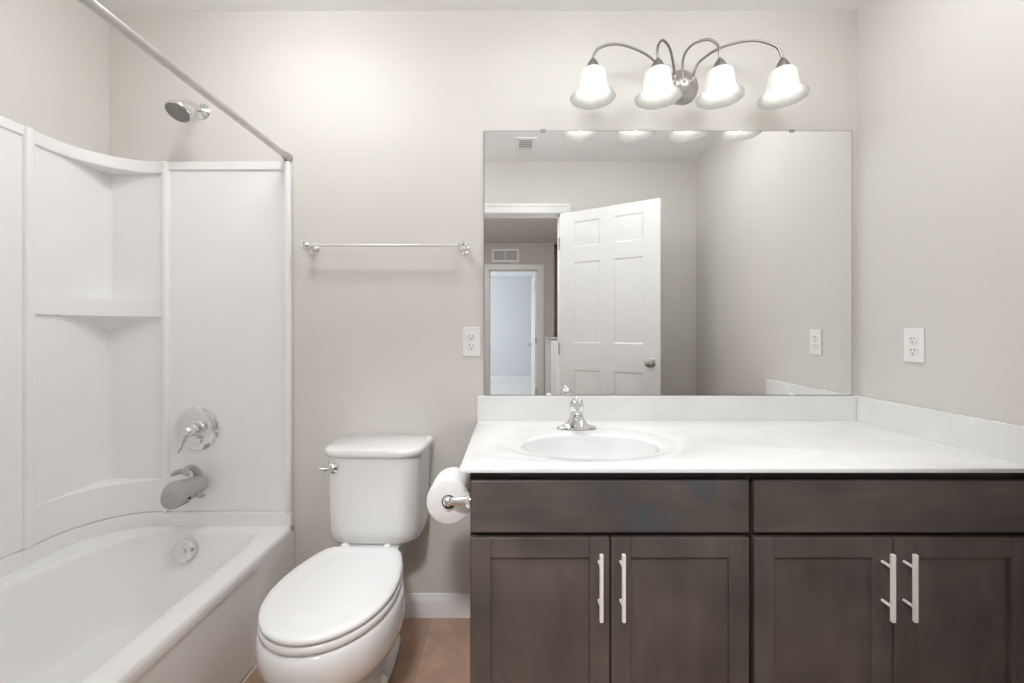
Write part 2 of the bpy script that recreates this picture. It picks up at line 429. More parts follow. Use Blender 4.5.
# ---- six panel doors
def door_leaf(w, h, t=.035):
    """hinge edge at local x=0, leaf along +x, thickness centred on y=0."""
    mb = MB(); c = .0105
    mb.box(0, w, -c, c, .0, h)
    st, mu = .112, .10; pw = (w-2*st-mu)/2
    rows = [(.20, .86), (1.055, 1.655), (1.765, 1.955)]
    k = h/2.03; rows = [(a*k, q*k) for a, q in rows]
    cols = [(st, st+pw), (st+pw+mu, w-st)]
    for x0, x1 in ((0, st), (st+pw, st+pw+mu), (w-st, w)): mb.box(x0, x1, -t/2, t/2, 0, h)
    zs = [0]+[z for r in rows for z in r]+[h]
    for i in range(0, len(zs), 2):
        for x0, x1 in cols: mb.box(x0, x1, -t/2, t/2, zs[i], zs[i+1])
    for x0, x1 in cols:
        for z0, z1 in rows:
            for sgn in (-1, 1):
                g1, g2, g3 = .010, .022, .050
                def rect(g, y): return [Vector((x0+g, y, z0+g)), Vector((x1-g, y, z0+g)), Vector((x1-g, y, z1-g)), Vector((x0+g, y, z1-g))]
                # ogee sticking, then the raised field
                mb.loft([rect(0, sgn*t/2), rect(g1, sgn*(c+.001)), rect(g2, sgn*(c+.001)), rect(g3, sgn*(t/2-.002))], False, True)
    return mb
def knob_bm(x, z, sgn, t=.035):
    mb = MB()
    m = axis((x, sgn*t/2, z), (0, sgn, 0))
    mb.lathe([(0, 0), (.033, 0), (.033, .004), (.028, .009), (.014, .012), (.012, .030), (.018, .036), (.027, .044), (.030, .055), (.026, .067), (.014, .073), (0, .074)], m)
    return mb
def hinge_bm(z):
    mb = MB(); mb.tube([(-.006, .021, z-.045), (-.006, .021, z+.045)], .0065, 12)
    mb.box(-.004, -.001, -.016, .018, z-.045, z+.045); return mb
def build_door(name, loc, rz, w, h, label, cat, backset=.064):
    d = thing(name, loc, label, cat, kind='structure'); d.rotation_euler.z = rz
    lf = obj('door_leaf', door_leaf(w, h), M['trim'], d, local=True, angle=25)
    for sgn in (-1, 1): obj('door_knob', knob_bm(w-backset, .94, sgn), M['nickel'], d, local=True)
    for z in (.25, 1.02, 1.82): obj('hinge', hinge_bm(z), M['nickel'], d, local=True)
    b = MB(); b.box(w-.001, w+.001, -.0125, .0125, .91, .97); b.box(w, w+.012, -.006, .006, .932, .948)
    obj('latch', b, M['nickel'], d, local=True)
    return d
DW = .735
build_door('door_1', (DX1+.004, YF+.012, .012), math.atan2(.375, .625), DW, 2.048, 'white six-panel door standing open into the bathroom, seen in the mirror', 'door')
d2 = build_door('door_2', (EX1-.022, YH-WT-.01, .012), -PI/2-math.radians(2), .70, 2.04, 'white bedroom door standing open edge-on across the hall, seen in the mirror', 'door')

# ---- return vent above the bedroom doorway, supply register in the bathroom ceiling
v = thing('return_vent', (-.096, YH, 2.287), 'beige two-bay return air vent above the bedroom doorway, seen in the mirror', 'vent')
b = MB()
x0, x1, z0, z1 = -.295, .103, 2.19, 2.384
b.box(x0, x1, YH, YH+.012, z0, z0+.028); b.box(x0, x1, YH, YH+.012, z1-.028, z1)
b.box(x0, x0+.028, YH, YH+.012, z0+.028, z1-.028); b.box(x1-.028, x1, YH, YH+.012, z0+.028, z1-.028); b.box(-.104, -.088, YH, YH+.012, z0+.028, z1-.028)
obj('frame', b, M['hall_trim'], v)
b = MB()
for k in range(9):
    z = z0+.035+k*.0145
    q = MB(); q.box(x0+.028, x1-.028, -.0012, .0012, -.006, .006)
    q.xform(Matrix.Translation((0, YH+.006, z)) @ Matrix.Rotation(math.radians(40), 4, 'X'))
    me = bpy.data.meshes.new('tmp'); q.bm.to_mesh(me); q.bm.free(); b.bm.from_mesh(me); bpy.data.meshes.remove(me)
obj('louver', b, M['hall_trim'], v)
b = MB(); b.box(x0+.02, x1-.02, YH+.0005, YH+.002, z0+.02, z1-.02); obj('duct_screen', b, M['grille'], v)

rx0, rx1, ry0, ry1 = .020, .170, -1.445, -1.115
v = thing('ceiling_register', (.095, -1.28, ZC), 'white ceiling register with a small grey louver, seen in the mirror', 'vent')
b = MB(); fw = .030
b.box(rx0, rx1, ry0, ry0+fw, ZC-.005, ZC); b.box(rx0, rx1, ry1-fw, ry1, ZC-.005, ZC)
b.box(rx0, rx0+fw, ry0+fw, ry1-fw, ZC-.005, ZC); b.box(rx1-fw, rx1, ry0+fw, ry1-fw, ZC-.005, ZC); b.box(rx0+fw, rx1-fw, -1.30, -1.28, ZC-.0045, ZC)
obj('frame', b, M['trim'], v)
b = MB(); b.box(rx0+fw, rx1-fw, -1.28, ry1-fw, ZC-.0015, ZC-.0002); obj('damper', b, M['grille'], v)
b = MB()
for k in range(4):
    y = -1.265+k*.030; b.box(rx0+fw, rx1-fw, y, y+.002, ZC-.004, ZC-.001)
for k in range(8):
    y = -1.408+k*.013; b.box(rx0+fw, rx1-fw, y, y+.009, ZC-.004, ZC-.0005)
obj('louver', b, M['trim'], v)

# added hall lamp, unseen; fills the bathroom through the doorway
v = thing('added_fill_lamp', (-0.22, -2.12, ZC), 'round flush dome lamp added as unseen fill on the hall ceiling', 'lamp')
b = MB(); b.lathe([(0, 0), (.16, 0), (.16, -.02), (.15, -.025)], Matrix.Translation((-.22, -2.12, ZC)), 40); obj('fill_lamp_base', b, M['nickel'], v)
b = MB(); b.lathe([(.15, -.02), (.145, -.05), (.12, -.08), (.07, -.10), (0, -.108)], Matrix.Translation((-.22, -2.12, ZC)), 40); obj('fill_lamp_diffuser', b, M['hall_fill'], v)

# drum lamps added to the bathroom ceiling as unseen fill for even brightness
for lx, ly, gm, lab in ((0.20, -.64, 'ceil_fill', 'white drum lamp added as unseen fill on the ceiling in front of the sink'), (0.90, -.64, 'ceil_fill', 'white drum lamp added as unseen fill on the ceiling near the right wall'), (-.80, -.62, 'tub_fill', 'white drum lamp added as unseen fill on the ceiling between bathtub and toilet')):
    v = thing('added_fill_lamp', (lx, ly, ZC), lab, 'lamp')
    b = MB(); b.lathe([(0, 0), (.165, 0), (.168, -.006), (.168, -.018), (0, -.018)], Matrix.Translation((lx, ly, ZC)), 48); obj('fill_lamp_base', b, M['trim'], v)
    b = MB(); b.lathe([(.160, -.0185), (.160, -.080), (.150, -.092), (.10, -.097), (0, -.098)], Matrix.Translation((lx, ly, ZC)), 48); obj('fill_lamp_diffuser', b, M[gm], v)

# ------------------------------------------------------------------ tub and surround
TX1 = -0.888; TZ = 0.375; UZ = 0.432
ACX, ACY, ARX, ARY = -1.43, -0.235, 0.203, 0.215       # plan of the swept corner
def arc_pts(n=24, off=0.0, x_end=None):
    """concave corner curve from left panel to back panel."""
    return [(ACX-(ARX-off)*math.cos(t), ACY+(ARY-off)*math.sin(t)) for t in [PI/2*k/n for k in range(n+1)]]

tub = thing('bathtub', (-1.268, -.75, 0), 'white alcove bathtub with a swept corner under the shower surround', 'bathtub')
cx, cyc = -1.268, -.75
def open_ring(l, r, bk, ft, z, n=128, eb=3.0, er=12.0, ef=3.0):
    """opening: x from l to r, y from ft (camera end) to bk; a rounder back-left corner."""
    mx, my = (l+r)/2, (bk+ft)/2; out = []
    for k in range(n):
        t = 2*PI*k/n; c, s_ = math.cos(t), math.sin(t)
        if s_ >= 0: e = er if c >= 0 else eb
        else: e = ef
        out.append(Vector((mx+(r-l)/2*math.copysign(abs(c)**(2/e), c), my+(bk-ft)/2*math.copysign(abs(s_)**(2/e), s_), z)))
    return out
def rect_from_ring(ring, x0, x1, y0, y1, z):
    mx, my = (x0+x1)/2, (y0+y1)/2; out = []
    n = len(ring)
    for k in range(n):
        t = 2*PI*k/n; c, s_ = math.cos(t), math.sin(t)
        e = 40
        out.append(Vector((mx+(x1-x0)/2*math.copysign(abs(c)**(2/e), c), my+(y1-y0)/2*math.copysign(abs(s_)**(2/e), s_), z)))
    return out
L0, R0, B0, F0 = -1.572, -.978, -.050, -1.45
r0 = open_ring(L0, R0, B0, F0, TZ)
rings = [rect_from_ring(r0, XL+.001, TX1, YF+.001, -.001, TZ-.02), rect_from_ring(r0, XL+.001, TX1-.002, YF+.001, -.001, TZ-.006),
         rect_from_ring(r0, XL+.001, TX1-.010, YF+.001, -.002, TZ),
         open_ring(L0-.012, R0+.014, B0+.010, F0-.012, TZ), r0]
rings[-1] = open_ring(L0-.003, R0+.004, B0+.003, F0-.003, TZ-.004)
def dep(f, e=3.0):
    return dict(l=L0+.075*f, r=R0-.055*f, bk=B0-.10*f, ft=F0+.30*f)
for z, f in ((TZ-.016, .02), (TZ-.06, .16), (.26, .40), (.18, .66), (.12, .86), (.095, 1.0), (.078, 1.22), (.070, 1.7)):
    q = dep(f); rings.append(open_ring(q['l'], q['r'], q['bk'], q['ft'], z, eb=3.0, er=5.0 if f > .3 else 9.0))
b = MB(); b.loft(rings, False, True)
obj('basin', b, M['acrylic'], tub, angle=50)
# apron with a shallow pressed panel
b = MB(); NY, NZ = 110, 40; grid = []
def sm(t): t = max(0, min(1, t)); return t*t*(3-2*t)
for i in range(NY+1):
    y = -1.495+1.494*i/NY; row = []
    for j in range(NZ+1):
        z = 0.0+(TZ-.019)*j/NZ
        qx = abs(y+.80)-.560+.04; qz = abs(z-.145)-.195+.04
        sdf = math.hypot(max(qx, 0), max(qz, 0))+min(max(qx, qz), 0)-.04
        x = TX1-.013*sm(-sdf/.025)
        row.append(b.bm.verts.new((x, y, z)))
    grid.append(row)
for i in range(NY):
    for j in range(NZ): b.bm.faces.new((grid[i][j], grid[i+1][j], grid[i+1][j+1], grid[i][j+1]))
obj('apron', b, M['acrylic'], tub, angle=60)
# upstand around the walls with the swept corner
path = [(XL+.018, YF+.002)]+[(x, y) for x, y in arc_pts()]+[(TX1-.006, -.020)]
poly = path+[(TX1-.006, -.0005), (XL+.0005, -.0005), (XL+.0005, YF+.002)]
b = MB(); b.prism(poly, TZ-.002, UZ-.001)
obj('rim_upstand', b, M['acrylic'], tub, bevel=.004, angle=25)
b = MB()
m = axis((-1.270, -.079, .308), (0, -1, .28)) @ Matrix.Scale(1.13, 4)
b.lathe([(0, 0), (.036, 0), (.037, .005), (.036, .014), (.030, .018), (.012, .0165), (0, .0165)], m, 40)
b.lathe([(0, .016), (.009, .016), (.009, .019), (0, .0195)], m, 16)
obj('overflow_plate', b, M['chrome'], tub)
b = MB(); b.lathe([(0, 0), (.035, 0), (.033, .005), (.02, .007), (0, .007)], Matrix.Translation((-1.272, -.30, .0705)), 32)
obj('drain', b, M['chrome'], tub)
b = MB(); b.box(TX1-.002, TX1+.005, -1.49, -.002, 0, .005); obj('caulk_bead', b, M['caulk'], tub, bevel=.002)

sur = thing('shower_surround', (-1.268, -.02, UZ), 'glossy white shower surround with corner shelves above the tub', 'shower surround')
STZ = 1.850
b = MB()   # back panel: raised border around a flat field
b.box(-1.40, -.905, -.012, -.0005, UZ, STZ)
b.box(-1.40, -.905, -.020, -.0005, STZ-.034, STZ)
obj('back_panel', b, M['acrylic'], sur, bevel=.004, segs=3)
b = MB(); b.box(-.918, -.896, -.030, -.0005, UZ, STZ); obj('edge_bead', b, M['acrylic'], sur, bevel=.009, segs=4)
b = MB(); b.box(XL+.0005, XL+.012, -1.49, -.30, UZ, STZ); b.box(XL+.0005, XL+.020, -1.49, -.30, STZ-.034, STZ)
obj('side_panel', b, M['acrylic'], sur, bevel=.004, segs=3)
b = MB(); b.box(XL+.0005, XL+.005, -.30, -.0005, UZ, STZ); b.box(XL+.0005, -1.40, -.005, -.0005, UZ, STZ)
b.prism([(XL+.004, -.004), (XL+.004, -.022), (XL+.009, -.010), (XL+.022, -.004)], UZ, STZ)
obj('corner_panel', b, M['acrylic'], sur, angle=80)
b = MB(); b.box(XL+.0005, XL+.030, -.312, -.285, UZ, STZ); obj('pilaster', b, M['acrylic'], sur, bevel=.009, segs=4)
b = MB(); b.box(-1.412, -1.388, -.030, -.0005, UZ, STZ); obj('pilaster', b, M['acrylic'], sur, bevel=.009, segs=4)
def corner_poly(off=0.0, grow=0.0):
    a = [(XL+.018, -.29)]+arc_pts(off=off)+[(-1.41, -.020)]
    return a+[(-1.41, -.0008), (XL+.0008, -.0008), (XL+.0008, -.29)]
def shrunk(f):
    """corner polygon pulled toward the corner by f (0..1)."""
    return [(XL+.0008+(x-XL)*f, -.0008+y*f) for x, y in corner_poly()]
b = MB(); b.prism(corner_poly(), STZ-.048, STZ)
obj('top_ledge', b, M['acrylic'], sur, bevel=.006, segs=3, angle=25)
b = MB()
lv = [(1.232, corner_poly()), (1.290, corner_poly())]
b.prism(corner_poly(), 1.222, 1.286)
b.prism(corner_poly(-.004), 1.278, 1.294)
rs = []
for z, f in ((1.224, .70), (1.216, .62), (1.206, .50), (1.193, .36), (1.180, .24), (1.165, .12)):
    rs.append([Vector((x, y, z)) for x, y in shrunk(f)])
b.loft(rs)
obj('corner_shelf', b, M['acrylic'], sur, bevel=.004, segs=3, angle=28)
b = MB(); b.prism(corner_poly(), UZ, .565)
obj('corner_ledge', b, M['acrylic'], sur, bevel=.007, segs=3, angle=25)

# ---- shower rod
RX, RZ = -.914, 1.872
rod = thing('shower_rod', (RX, -.75, RZ), 'grey metal shower curtain rod crossing above the tub', 'shower rod')
b = MB(); b.tube([(RX, -.010, RZ), (RX, -1.494, RZ)], .0125, 24); obj('tube', b, M['rod'], rod)
for y, s_ in ((0, -1), (YF, 1)):
    b = MB(); b.lathe([(0, .001), (.019, .001), (.019, .008), (.0155, .014), (.0150, .030), (.0135, .032)], axis((RX, y, RZ), (0, s_, 0)), 28)
    obj('end_cap', b, M['nickel'], rod)

# ---- shower head
sh = thing('wall_shower', (-1.265, 0, 2.06), 'round chrome shower head on a bent arm above the tub', 'shower head')
HC = Vector((-1.243, -.150, 1.982))
b = MB(); b.lathe([(0, .0005), (.032, .0005), (.032, .003), (.024, .010), (.014, .014), (.010, .018)], axis((-1.265, 0, 2.060), (0, -1, 0)), 32); obj('wall_flange', b, M['chrome'], sh)
nrm = Vector((-.04, -.52, -.85)).normalized()
pts = [Vector((-1.265, -.005, 2.060)), Vector((-1.264, -.04, 2.062)), Vector((-1.262, -.075, 2.058)), Vector((-1.258, -.10, 2.045)), HC-nrm*.045]
def smooth(pts, n=8):
    out = []
    P = [pts[0]]+list(pts)+[pts[-1]]
    for i in range(1, len(P)-2):
        for k in range(n):
            t = k/n; p0, p1, p2, p3 = [Vector(q) for q in P[i-1:i+3]]
            out.append(.5*((2*p1)+(p2-p0)*t+(2*p0-5*p1+4*p2-p3)*t*t+(3*p1-p0-3*p2+p3)*t**3))
    out.append(Vector(pts[-1])); return out
b = MB(); b.tube(smooth(pts), .0095, 16); obj('arm', b, M['chrome'], sh)
b = MB(); b.lathe([(0, -.046), (.012, -.046), (.015, -.039), (.014, -.032), (.019, -.026), (.029, -.019), (.039, -.009), (.043, 0), (.042, .005), (.039, .007)], axis(HC, nrm), 36)
hd = obj('head_shell', b, M['chrome'], sh)
b = MB(); b.lathe([(.0395, .0055), (.034, .0075), (.017, .0088), (0, .009)], axis(HC, nrm), 36)
for ring, cnt in ((.008, 6), (.016, 12), (.024, 18), (.032, 24)):
    for k in range(cnt):
        a = 2*PI*k/cnt; p = axis(HC, nrm) @ Vector((ring*math.cos(a), ring*math.sin(a), .0085)); b.ball(p, .0013, n=6)
obj('spray_face', b, M['spray'], sh)

# ---- shower valve
VX, VZ = -1.277, .768
va = thing('shower_valve', (VX, -.012, VZ), 'round chrome shower valve plate with a single lever', 'faucet valve')
b = MB(); b.lathe([(0, .0005), (.088, .0005), (.088, .004), (.082, .010), (.066, .014), (.045, .012), (.040, .0125), (.036, .020), (0, .020)], axis((VX, -.012, VZ), (0, -1, 0)), 56)
obj('trim_plate', b, M['chrome'], va)
b = MB(); b.lathe([(.026, .018), (.026, .034), (.024, .040), (.022, .052), (.020, .062), (.014, .068), (0, .070)], axis((VX, -.012, VZ), (0, -1, 0)), 32)
obj('handle_hub', b, M['chrome'], va)
b = MB(); b.tube(smooth([(VX, -.060, VZ+.004), (VX-.004, -.070, VZ-.018), (VX-.010, -.076, VZ-.040), (VX-.015, -.080, VZ-.060), (VX-.020, -.086, VZ-.076)], 5), [.015-.0105*min(1, i/20) for i in range(21)], 14)
obj('lever', b, M['chrome'], va)

# ---- grey whale spout cover
wx, wz = -1.262, .545
wh = thing('whale_spout_cover', (wx, -.012, wz), 'grey rubber whale slipped over the bathtub spout', 'spout cover')
prof = [(-.012, .036, .038, 0.0), (-.030, .037, .040, .0), (-.060, .038, .042, -.002), (-.090, .041, .047, -.002), (-.120, .044, .054, .0),
        (-.145, .044, .056, .001), (-.162, .040, .053, -.001), (-.173, .030, .040, -.006), (-.178, .015, .022, -.012)]
b = MB(); rr = []
for y, hx, hz, dz in prof:
    ring = []
    for k in range(32):
        t = 2*PI*k/32; c, s_ = math.cos(t), math.sin(t)
        zz = hz*s_ if s_ > 0 else hz*.80*s_
        ring.append(Vector((wx+hx*c, y, wz+dz+zz)))
    rr.append(ring)
b.loft(rr)
body = obj('whale_body', b, M['rubber'], wh, subsurf=1, angle=70)
b = MB()   # mouth line
b.tube(smooth([(wx-.0335, -.120, wz-.030), (wx-.029, -.152, wz-.030), (wx, -.173, wz-.029), (wx+.029, -.152, wz-.030), (wx+.0335, -.120, wz-.030)], 6), .0018, 8)
obj('mouth_groove', b, M['card'], wh)
for s_ in (-1, 1):
    b = MB(); b.ball((wx+s_*.0415, -.128, wz-.012), .0055); obj('eye', b, M['black'], wh)
    b = MB()
    b.tube([(wx+s_*.036, -.085, wz-.016), (wx+s_*.045, -.078, wz-.022), (wx+s_*.049, -.068, wz-.028), (wx+s_*.050, -.060, wz-.032)], [.010, .011, .008, .003], 12)
    obj('flipper', b, M['rubber'], wh)
b = MB()   # curled tail standing over the back, with two flukes
b.tube(smooth([(wx, -.028, wz+.030), (wx, -.036, wz+.056), (wx, -.055, wz+.078), (wx, -.082, wz+.086), (wx, -.104, wz+.080)], 5), [.014-.006*i/20 for i in range(21)], 14)
obj('tail', b, M['rubber'], wh)
b = MB()
for s_ in (-1, 1):
    b.tube(smooth([(wx, -.098, wz+.080), (wx+s_*.014, -.110, wz+.080), (wx+s_*.026, -.118, wz+.074), (wx+s_*.032, -.118, wz+.066)], 4), [.008, .009, .010, .010, .011, .011, .010, .009, .008, .007, .005, .004, .002], 12)
obj('tail_fluke', b, M['rubber'], wh)

# ------------------------------------------------------------------ towel bar
tb = thing('towel_bar', (-.504, 0, 1.500), 'slim chrome towel bar on the wall above the toilet', 'towel bar')
b = MB(); b.tube([(-.80, -.068, 1.500), (-.206, -.068, 1.500)], .0058, 18); obj('bar', b, M['clear_bar'], tb)
for x in (-.812, -.194):
    b = MB()
    b.lathe([(0, .0005), (.024, .0005), (.024, .004), (.018, .010), (.010, .016), (.0085, .035), (.010, .050), (.016, .057), (.0175, .066), (.016, .076), (.009, .083), (0, .084)], axis((x, 0, 1.500), (0, -1, 0)), 32)
    obj('post', b, M['chrome'], tb)

# ------------------------------------------------------------------ outlets
def outlet(loc, rz, label):
    o = thing('wall_outlet', loc, label, 'outlet', 'white wall outlets'); o.rotation_euler.z = rz
    b = MB(); b.box(-.0365, .0365, -.006, -.0003, -.0595, .0595); obj('cover_plate', b, M['plastic'], o, local=True, bevel=.003, segs=3)
    for zc in (.020, -.020):
        b = MB(); b.lathe([(.0165, .0055), (.0165, .008), (.0155, .0085), (0, .0085)], axis((0, 0, zc), (0, -1, 0)), 24)
        rc = obj('receptacle', b, M['plastic'], o, local=True)
        for a, c in ((-.0075, .0085), (.0050, .0075)):
            b = MB(); b.box(a, a+.0025, -.0092, -.008, zc, zc+c); obj('slot', b, M['slot'], rc, local=True)
        b = MB(); b.lathe([(.0026, .008), (.0026, .0091), (0, .0091)], axis((0, 0, zc-.008), (0, -1, 0)), 10)
        obj('ground_hole', b, M['slot'], rc, local=True)
    b = MB(); b.lathe([(.003, .006), (.003, .0072), (0, .0075)], axis((0, 0, 0), (0, -1, 0)), 12); obj('screw', b, M['plastic'], o, local=True)
    return o
outlet((-.1656, 0, 1.121), 0, 'white duplex wall outlet left of the mirror')
outlet((XR, -.242, 1.113), -PI/2, 'white duplex outlet on the right wall above the counter')

# ------------------------------------------------------------------ toilet
TC = -.497
to = thing('toilet', (TC, 0, 0), 'white two-piece toilet with the lid closed', 'toilet')
to.rotation_euler.z = math.radians(-2.0)
def egg(yb, yf, wb, wm, z, n=64, k=.5, dx=0.0, ex=.8):
    """outline from back centre round the front; straight-ish rear, elliptical nose."""
    pts = []
    L = yb-yf; nf = n//2; nb = n//4
    ym = yb-L*k
    right = []
    for i in range(nb):
        s = i/nb; y = yb-(yb-ym)*s
        e = min(1.0, s/.12)                              # small rear corner radius
        right.append((wb+(wm-wb)*math.sin(PI/2*s)**ex-wb*.10*(1-math.sin(PI/2*e)), y))
    for i in range(nf//2+1):
        t = PI/2*i/(nf//2); right.append((wm*math.cos(t), ym-(ym-yf)*math.sin(t)))
    left = [(-x, y) for x, y in reversed(right[:-1])]
    return [Vector((x+dx, y, z)) for x, y in right+left]
b = MB()
lv = [(0.0, -.15, -.445, .098, .114, 1), (.042, -.15, -.442, .098, .112, 1), (.056, -.16, -.435, .078, .088, 1), (.09, -.16, -.450, .062, .078, 1.5),
      (.13, -.15, -.485, .055, .088, 2.5), (.165, -.14, -.560, .055, .115, 3), (.21, -.13, -.638, .060, .152, 3), (.26, -.12, -.690, .070, .180, 3),
      (.31, -.12, -.716, .085, .192, 3), (.35, -.12, -.719, .092, .192, 3), (.372, -.12, -.714, .094, .188, 3), (.380, -.12, -.706, .092, .182, 3), (.384, -.13, -.695, .088, .174, 3)]
b.loft([egg(yb, yf, wb, wm, z, k=.58, ex=e) for z, yb, yf, wb, wm, e in lv])
obj('bowl', b, M['porcelain'], to, local=True, subsurf=1, angle=75)
b = MB()
b.loft([superring(0, -.155, .085, .115, .27, 6), superring(0, -.155, .098, .125, .35, 6), superring(0, -.155, .104, .128, .395, 6), superring(0, -.155, .098, .122, .400, 6)])
obj('tank_deck', b, M['porcelain'], to, local=True, angle=50)
def rr(hw, yb, yf, z, r=.07, n=10, rb=.02):
    out = []
    for (cx_, cy_, rad, a0) in ((hw-rb, yb-rb, rb, 0), (-hw+rb, yb-rb, rb, PI/2), (-hw+r, yf+r, r, PI), (hw-r, yf+r, r, 3*PI/2)):
        for k in range(n+1):
            a = a0+PI/2*k/n; out.append(Vector((cx_+rad*math.cos(a), cy_+rad*math.sin(a), z)))
    return out
b = MB()
b.loft([rr(.144, -.035, -.200, .400), rr(.158, -.030, -.219, .404), rr(.166, -.026, -.229, .416), rr(.1665, -.025, -.231, .445),
        rr(.170, -.022, -.236, .65), rr(.171, -.020, -.236, .717)])
tank = obj('tank', b, M['porcelain'], to, local=True, angle=45)
b = MB()
b.loft([rr(.172, -.016, -.239, .7165, .075), rr(.181, -.012, -.245, .7195, .08), rr(.1825, -.010, -.248, .726, .08), rr(.1825, -.010, -.248, .737, .08),
        rr(.1775, -.013, -.246, .7425, .078), rr(.170, -.020, -.238, .7455, .072)])
obj('tank_lid', b, M['porcelain'], to, local=True, angle=45)
fl = MB(); LX, LZ = -.126, .681
fl.lathe([(0, .001), (.018, .001), (.018, .006), (.012, .011), (.009, .016), (0, .017)], axis((LX, -.2365, LZ), (0, -1, 0)), 24)
lever = obj('flush_lever', fl, M['chrome'], to, local=True)
fl = MB(); fl.tube([(LX, -.252, LZ), (LX-.012, -.255, LZ-.001), (LX-.024, -.258, LZ), (LX-.036, -.261, LZ+.003)], [.0065, .006, .006, .004], 12)
obj('lever_arm', fl, M['chrome'], lever, local=True)
b = MB()   # seat ring seen as an edge beneath the lid
b.loft([egg(-.272, -.704, .119, .1755, .383, k=.5), egg(-.270, -.709, .122, .180, .387, k=.5), egg(-.270, -.709, .122, .180, .401, k=.5), egg(-.272, -.704, .119, .1755, .4045, k=.5)])
obj('seat', b, M['seat'], to, local=True, angle=60)
b = MB()
def ins(g, z): return egg(-.272-g*.8, -.709+g, .120-g, .178-g, z, k=.5)
b.loft([ins(.006, .4075), ins(0, .411), ins(0, .419), ins(.004, .4235), ins(.012, .4255), ins(.030, .4262), ins(.040, .4245), ins(.055, .4245), ins(.075, .4262), ins(.10, .4268)])
obj('seat_lid', b, M['seat'], to, local=True, angle=70)
for x in (-.074, .074):
    b = MB(); b.lathe([(0, 0), (.016, 0), (.016, .008), (.011, .014), (0, .016)], axis((x, -.262, .410), (0, 0, 1)), 20); obj('hinge_cap', b, M['seat'], to, local=True)
for x in (-.099, .099):
    b = MB(); b.lathe([(0, 0), (.015, 0), (.015, .008), (.012, .017), (.006, .022), (0, .023)], axis((x, -.365, .042), (0, 0, 1)), 20); obj('bolt_cap', b, M['porcelain'], to, local=True)

# ------------------------------------------------------------------ vanity cabinets
CZ = .787; CB = -.558; DF = -.577
def cabinet(x0, x1, label, blue=False):
    c = thing('vanity_cabinet', ((x0+x1)/2, -.28, 0), label, 'cabinet', 'dark vanity cabinets')
    b = MB(); t = .018
    b.box(x0, x0+t, CB+.02, -.003, 0, CZ); b.box(x1-t, x1, CB+.02, -.003, 0, CZ)
    b.box(x0+t, x1-t, CB+.02, -.003, .10, .118); b.box(x0+t, x1-t, -.012, -.003, .118, CZ)
    b.box(x0+t, x1-t, CB+.075, CB+.09, 0, .10)
    b.box(x0+t, x1-t, -.06, -.012, .70, .715)
    obj('carcass', b, M['wood'], c, bevel=.001)
    b = MB()
    b.box(x0, x0+.04, CB, CB+.02, .10, CZ); b.box(x1-.04, x1, CB, CB+.02, .10, CZ)
    b.box(x0+.04, x1-.04, CB, CB+.02, CZ-.035, CZ); b.box(x0+.04, x1-.04, CB, CB+.02, .595, .63); b.box(x0+.04, x1-.04, CB, CB+.02, .10, .14)
    xm = (x0+x1)/2; b.box(xm-.03, xm+.03, CB, CB+.02, .14, .595)
    obj('face_frame', b, M['wood_frame'], c, bevel=.001)
    b = MB(); b.box(x0+.0035, x1-.0100, DF, CB-.001, .6185, .7585)
    obj('drawer_front', b, M['wood_blue'] if blue else M['wood_h'], c, bevel=.003, segs=2)
    lo, hi = .115, .604
    for k, (a, z) in enumerate(((x0+.0035, xm-.0045), (xm, x1-.0100))):
        a, z = (a, z)
        b = MB(); s_ = .054
        b.box(a, a+s_, DF, CB-.001, lo, hi); b.box(z-s_, z, DF, CB-.001, lo, hi)
        b.box(a+s_, z-s_, DF, CB-.001, lo, lo+s_); b.box(a+s_, z-s_, DF, CB-.001, hi-s_, hi)
        b.box(a+s_-.004, z-s_+.004, DF+.009, CB-.003, lo+s_-.004, hi-s_+.004)
        d = obj('door', b, M['wood'], c, bevel=.0022, segs=2)
        hx = z-.029 if k == 0 else a+.025
        b = MB(); b.box(hx-.0045, hx+.0045, DF-.037, DF-.028, .400, .577)
        for zz in (.437, .541): b.tube([(hx, DF, zz), (hx, DF-.029, zz)], .0040, 14)
        obj('handle', b, M['handle'], d, bevel=.0008)
    return c
cabinet(-.1145, .6505, 'dark brown two-door vanity cabinet under the sink', True)
cabinet(.6515, 1.4125, 'dark brown two-door vanity cabinet against the right wall')

# ------------------------------------------------------------------ countertop with integral bowl
KX0, KX1, KY0, KZ = -.1405, XR-.0005, -.597, .800
ct = thing('countertop', (.636, -.28, KZ), 'white cultured marble countertop with an integral oval sink', 'countertop')
SX, SY, SA, SB = .248, -.374, .216, .140
N = 128
def ell(a, bb, z, cy=SY, cx_=SX): return [Vector((cx_+a*math.cos(2*PI*k/N), cy+bb*math.sin(2*PI*k/N), z)) for k in range(N)]
def outer(z, ins=0.0):
    x0, x1, y0, y1 = KX0+ins, KX1-ins*0, KY0+ins, -.0005
    out = []
    for k in range(N):
        c, s_ = math.cos(2*PI*k/N), math.sin(2*PI*k/N)
        tx = ((x1-SX)/c if c > 1e-9 else (x0-SX)/c if c < -1e-9 else 1e9)
        ty = ((y1-SY)/s_ if s_ > 1e-9 else (y0-SY)/s_ if s_ < -1e-9 else 1e9)
        t = min(tx, ty); out.append([SX+c*t, SY+s_*t])
    for X, Y in ((x0, y0), (x1, y0), (x0, y1), (x1, y1)):      # snap nearest ray to each corner
        i = min(range(N), key=lambda i: (out[i][0]-X)**2+(out[i][1]-Y)**2 if True else 0)
        out[i] = [X, Y]
    return [Vector((x, y, z)) for x, y in out]
b = MB()
rings = [outer(CZ), outer(KZ-.005), outer(KZ-.0015, .0015), outer(KZ, .005)]
RC = -.318
